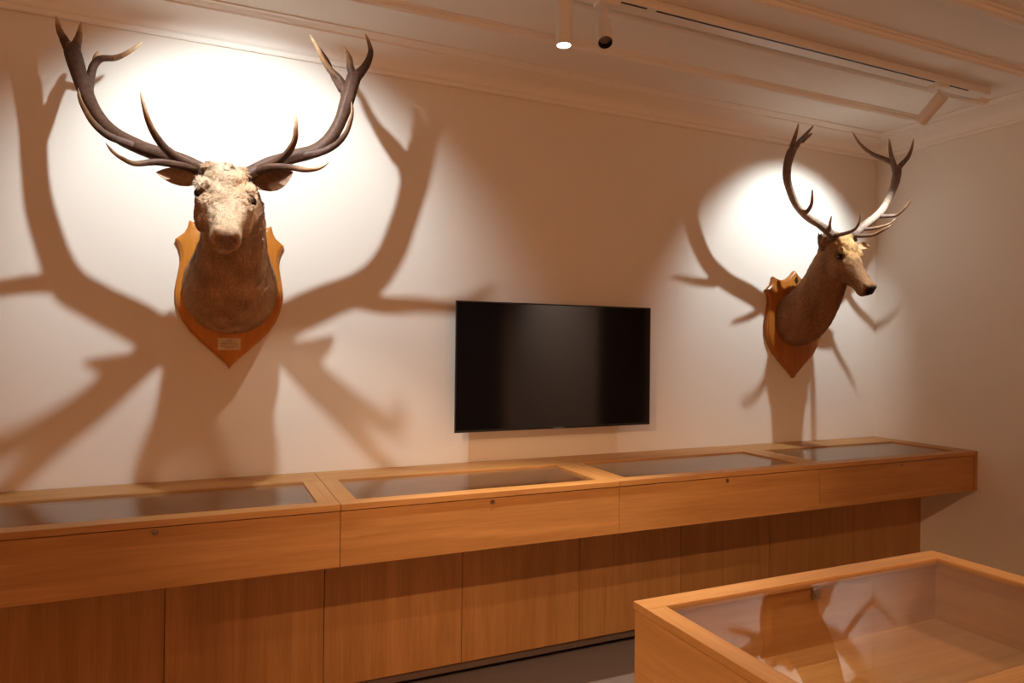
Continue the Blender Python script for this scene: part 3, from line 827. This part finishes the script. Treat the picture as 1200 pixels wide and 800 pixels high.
left = make_stag(dict(
    x=.108, z=-.129, half=.2365,
    label='stag head facing the room head-on, with pale shaggy face and a card on its shield',
    neck=[(.030, .375, 0, .200, .215, .205), (.070, .385, 6, .198, .205, .210), (.130, .410, 16, .185, .185, .210), (.220, .460, 30, .160, .165, .195),
          (.320, .535, 40, .135, .145, .170), (.410, .620, 46, .120, .128, .150), (.47, .690, 48, .105, .108, .125), (.50, .74, 50, .085, .08, .09)],
    poll=(.54, .812), poll_x=-.036, pitch=40, roll=5, head_scale=1.0, fluff=1.0, strands=60000, hair=.020, tone=tone_left,
    nose_pad=(.24, .145, .10), broad=1.14,
    ears=[dict(base=(-.125, -.53, .770), tip=(-.285, -.55, .742+.03), open=(-.10, -1, -.35), w=.036, in_col=(.34, .22, .14), out_col=(.26, .15, .085)),
          dict(base=(.066, -.53, .770), tip=(.216, -.55, .830), open=(.10, -1, -.35), w=.046, in_col=(.16, .09, .06), out_col=(.28, .165, .095))],
    antlers=('L_left', 'L_right'), antler_dark=(.070, .032, .019), antler_tip=(.60, .42, .25), antler_style=dict(main=.0300, trez=.6, bez=.62, brow=.72)))

right = make_stag(dict(
    x=3.67, z=-.207, half=.255,
    label='stag head in the corner by the right wall, brown coat, tan forehead, black nose',
    neck=[(.030, .405, 0, .185, .175, .185), (.070, .415, 8, .180, .170, .185), (.120, .445, 22, .165, .160, .185), (.185, .515, 38, .140, .145, .175),
          (.255, .615, 52, .115, .130, .155), (.310, .730, 58, .098, .115, .140), (.350, .810, 60, .085, .095, .110), (.370, .86, 60, .07, .07, .08)],
    poll=(.385, .914), pitch=50, ped=.036, eye=.0150, eye_x=.0815, head_scale=.98, fluff=.45, strands=34000, hair=.011, tone=tone_right,
    nose_pad=(.018, .013, .012), pad=1.3, shield_mat='shield_shaded',
    ears=[dict(base=(-.085, -.335, .826), tip=(-.108, -.335, .932), open=(.85, .30, .0), w=.036, in_col=(.30, .17, .085), out_col=(.13, .065, .035), ragged=.25,
               prof=[(0, .6), (.2, .9), (.5, 1.0), (.8, .9), (1.0, .55)]),
          dict(base=(.088, -.40, .846), tip=(.215, -.425, .864), open=(.0, -1, .6), w=.028, in_col=(.42, .26, .13), out_col=(.2, .11, .06), ragged=.25,
               prof=[(0, .6), (.2, .9), (.5, 1.0), (.8, .9), (1.0, .55)])],
    antlers=('R_left', 'R_right'), antler_dark=(.135, .080, .056), antler_tip=(.50, .36, .24),
    antler_style=dict(main=.0258, trez=.55, bez=.5, brow=.55, pale=((.34, .255, .19), .42, .28))))

# small typed card on the left shield: five lines too small to read
bm = bmesh.new(); add_box(bm, -.053, .047, -.0405, -.0385, .088, .144, .0006)
plate = link('label_card', bm_mesh(bm, 'label_card'), M['plate'], left)
bm = bmesh.new()
rs = random.Random(3)
for k, wl in enumerate((.020, .056, .070, .072, .040)):
    zc = .135-.0092*k; x = -.003-wl/2
    while x < -.003+wl/2:
        w = rs.uniform(.004, .010); add_box(bm, x, min(x+w, -.003+wl/2+.002), -.04075, -.0405, zc-.0016, zc+.0016); x += w+.0022
link('typed_lines', bm_mesh(bm, 'typed_lines'), M['ink'], plate)
# diamond hanging plate with its screw at the top of the right shield
bm = bmesh.new()
vs = [bm.verts.new((x, y, z)) for y in (-.0385, -.0415) for x, z in ((0, .640), (.018, .666), (0, .692), (-.018, .666))]
bm.faces.new(vs[4:]); bm.faces.new(vs[:4][::-1])
for i in range(4): bm.faces.new((vs[i], vs[(i+1) % 4], vs[4+(i+1) % 4], vs[4+i]))
dp = link('hanging_plate', bm_mesh(bm, 'hanging_plate'), M['dark_metal'], right)
bm = bmesh.new(); add_lathe(bm, [(0, 0), (.0055, 0), (.0045, .0025), (0, .003)], 16, axis_matrix((0, -.0415, .668), (0, -1, 0)))
link('screw', bm_mesh(bm, 'screw', True, 30), M['chrome'], dp)

# ------------------------------------------------------------------ ceiling track and its spotlights
ZTR = EYE+1.465
tr_root = thing('lighting_track', (0, 0, ZTR), 'long white lighting track fixed along the ceiling', 'light track')
bm = bmesh.new()
add_box(bm, -3.1, 4.10, -1.036, -.955, 0, CEIL-ZTR-.001, .002)
link('rail', bm_mesh(bm, 'rail'), M['white_metal'], tr_root)
bm = bmesh.new()
for a, b in ((-3.0, 1.50), (1.604, 1.735), (1.785, 3.63), (3.735, 3.92)):
    add_box(bm, a, b, -1.030, -1.019, -.0012, .004)
link('slot', bm_mesh(bm, 'slot'), M['slot'], tr_root)

def spotlight(label, lens, direction, length, lit, adapt_x, recess=.0):
    lens = Vector(lens); d = Vector(direction).normalized()
    root = thing('spotlight', (adapt_x, -1.0, ZTR), label, 'spotlight', 'spotlights on the ceiling track')
    inv = Matrix.Translation(-Vector((adapt_x, -1.0, ZTR)))
    R = .0335
    mt = inv @ axis_matrix(lens-d*length, d)
    bm = bmesh.new()
    add_lathe(bm, [(0, 0), (R-.004, 0), (R-.001, .002), (R, .006), (R, length-.001), (R-.0012, length), (R-.0035, length), (R-.0042, length-.002), (R-.0042, length-.030), (0, length-.030)], 40, mt)
    link('housing', bm_mesh(bm, 'housing', True, 35), M['white_metal'], root)
    bm = bmesh.new()
    if lit:
        add_lathe(bm, [(0, length-.009), (R-.006, length-.009), (R-.0046, length-.010), (R-.0046, length-.016), (0, length-.016)], 32, mt)
        link('lens', bm_mesh(bm, 'lens', True, 35), M['lit'], root)
    else:
        add_lathe(bm, [(R-.0044, length-.0015), (R-.0044, length-.029), (R-.010, length-.029), (R-.010, length-.010), (R-.0044, length-.0015)], 32, mt)
        b = link('baffle', bm_mesh(bm, 'baffle', True, 35), M['dark_metal'], root)
        bm = bmesh.new()
        add_lathe(bm, [(0, length-.026), (R-.0105, length-.028), (R-.0105, length-.0295), (0, length-.0295)], 32, mt)
        link('lens', bm_mesh(bm, 'lens', True, 35), M['lamp_dark'], root)
    # adapter in the rail and the bracket down to the housing
    bm = bmesh.new()
    add_box(bm, -.045, .045, -.034, .034, -.022, -.0005, .003)
    link('adapter', bm_mesh(bm, 'adapter'), M['white_metal'], root)
    top = inv @ (lens-d*(length-.02))
    bm = bmesh.new()
    a = Vector((0, 0, -.021)); t = top
    v = t-a
    if v.length > .012:
        add_lathe(bm, [(0, 0), (.009, 0), (.009, v.length), (0, v.length)], 16, axis_matrix(a, v))
        link('stem', bm_mesh(bm, 'stem', True, 35), M['white_metal'], root)
    return root, lens, d

def lamp(name, loc, aim, watts, angle, blend, col, radius, parent=None):
    l = bpy.data.lights.new(name, 'SPOT'); l.energy = watts; l.spot_size = math.radians(angle); l.spot_blend = blend
    l.color = col; l.shadow_soft_size = radius
    o = bpy.data.objects.new(name, l); C.objects.link(o)
    o.location = loc; o.rotation_euler = (Vector(aim)-Vector(loc)).to_track_quat('-Z', 'Y').to_euler()
    return o

E = EYE
s1 = spotlight('white spotlight hanging straight down with its round lens lit bright white', (1.350, -.985, E+1.247), (0, 0, -1), .215, True, 1.352)
s2 = spotlight('white spotlight tilted towards the viewer, dark unlit lens showing', (1.520, -1.035, E+1.272), (-.22, -.50, -.80), .150, False, 1.545)
s3 = spotlight('white spotlight near the right end of the track, aimed at the corner stag head', (3.690, -.900, E+1.290), (-.03, .76, -.66), .170, True, 3.70)
s4 = spotlight('white spotlight above the pale-faced stag head, out of the top of the photo', (.09, -1.035, E+1.292), (0, .70, -.70), .170, True, .20)

WARM, NEUT = (1.0, .52, .27), (.85, .94, .97)
L_LEFT = (.09, -1.025, E+1.282); L_RIGHT = (3.689, -.885, E+1.277)
lamp('light_left_stag', L_LEFT, (.17, 0, E+.54), 98, 102, .65, NEUT, .016)
lamp('light_right_stag', L_RIGHT, (3.62, 0, E+.50), 84, 86, .6, NEUT, .013)
lamp('light_down', (1.350, -.985, E+1.240), (1.350, -1.02, 0), 230, 58, .9, (1, .84, .64), .02)
lamp('light_down', (.42, -.985, E+1.240), (.42, -.97, 0), 30, 82, .25, (1, .86, .70), .02)
lamp('light_down', (2.05, -2.2, E+1.300), (2.05, -2.1, 0), 62, 76, .8, (1, .86, .66), .03)  # added unseen lamp, brightens the freestanding case's lid
# lamps of the second track behind the viewer, crossing over the cases
for x, y, tx, tz, w, ang in ((-1.7, -3.6, 1.9, 0, 440, 45), (4.2, -2.85, 1.7, 0, 150, 46)):
    lamp('light_rear', (x, y, E+1.38), (tx, -.85, tz), w, ang, 1.0, (1, .60, .32), .03)
for x in (-1.6, .1, 1.7):  # added unseen washers: their bounce off the rear wall lifts the ambient
    lamp('fill_wash', (x, -5.2, E+1.38), (x, -6.8, 1.3), 340, 110, .8, (1, .60, .35), .03)
lamp('fill_wash', (3.25, -5.3, E+1.36), (XW, -5.3, 1.5), 130, 100, .8, (1, .84, .74), .03)  # added unseen lamp, gives the screen a bright wall to reflect

# ------------------------------------------------------------------ world, camera, colour management
w = bpy.data.worlds.new('world'); bpy.context.scene.world = w; w.use_nodes = True
w.node_tree.nodes['Background'].inputs[0].default_value = (.02, .012, .008, 1)
cam = bpy.data.cameras.new('camera'); co = bpy.data.objects.new('camera', cam); C.objects.link(co)
cam.sensor_width = 36.0; cam.lens = 802.6*36/1200; cam.clip_start = .05
f = Vector((.40946, .91232, .00445)); r = Vector((.91225, -.40948, .01152)); u = Vector((-.01234, .00066, .99992))
co.matrix_world = Matrix(((r.x, u.x, -f.x, 0), (r.y, u.y, -f.y, -3.5), (r.z, u.z, -f.z, EYE), (0, 0, 0, 1)))
sc = bpy.context.scene
sc.camera = co
sc.view_settings.view_transform = 'Standard'; sc.view_settings.look = 'None'
sc.view_settings.exposure = 0.0; sc.view_settings.gamma = 1.0; sc.view_settings.use_curve_mapping = False
sc.cycles.max_bounces = 10; sc.cycles.diffuse_bounces = 6; sc.cycles.transparent_max_bounces = 16
sc.cycles.sample_clamp_indirect = 4.0
sc.cycles.use_denoising = True
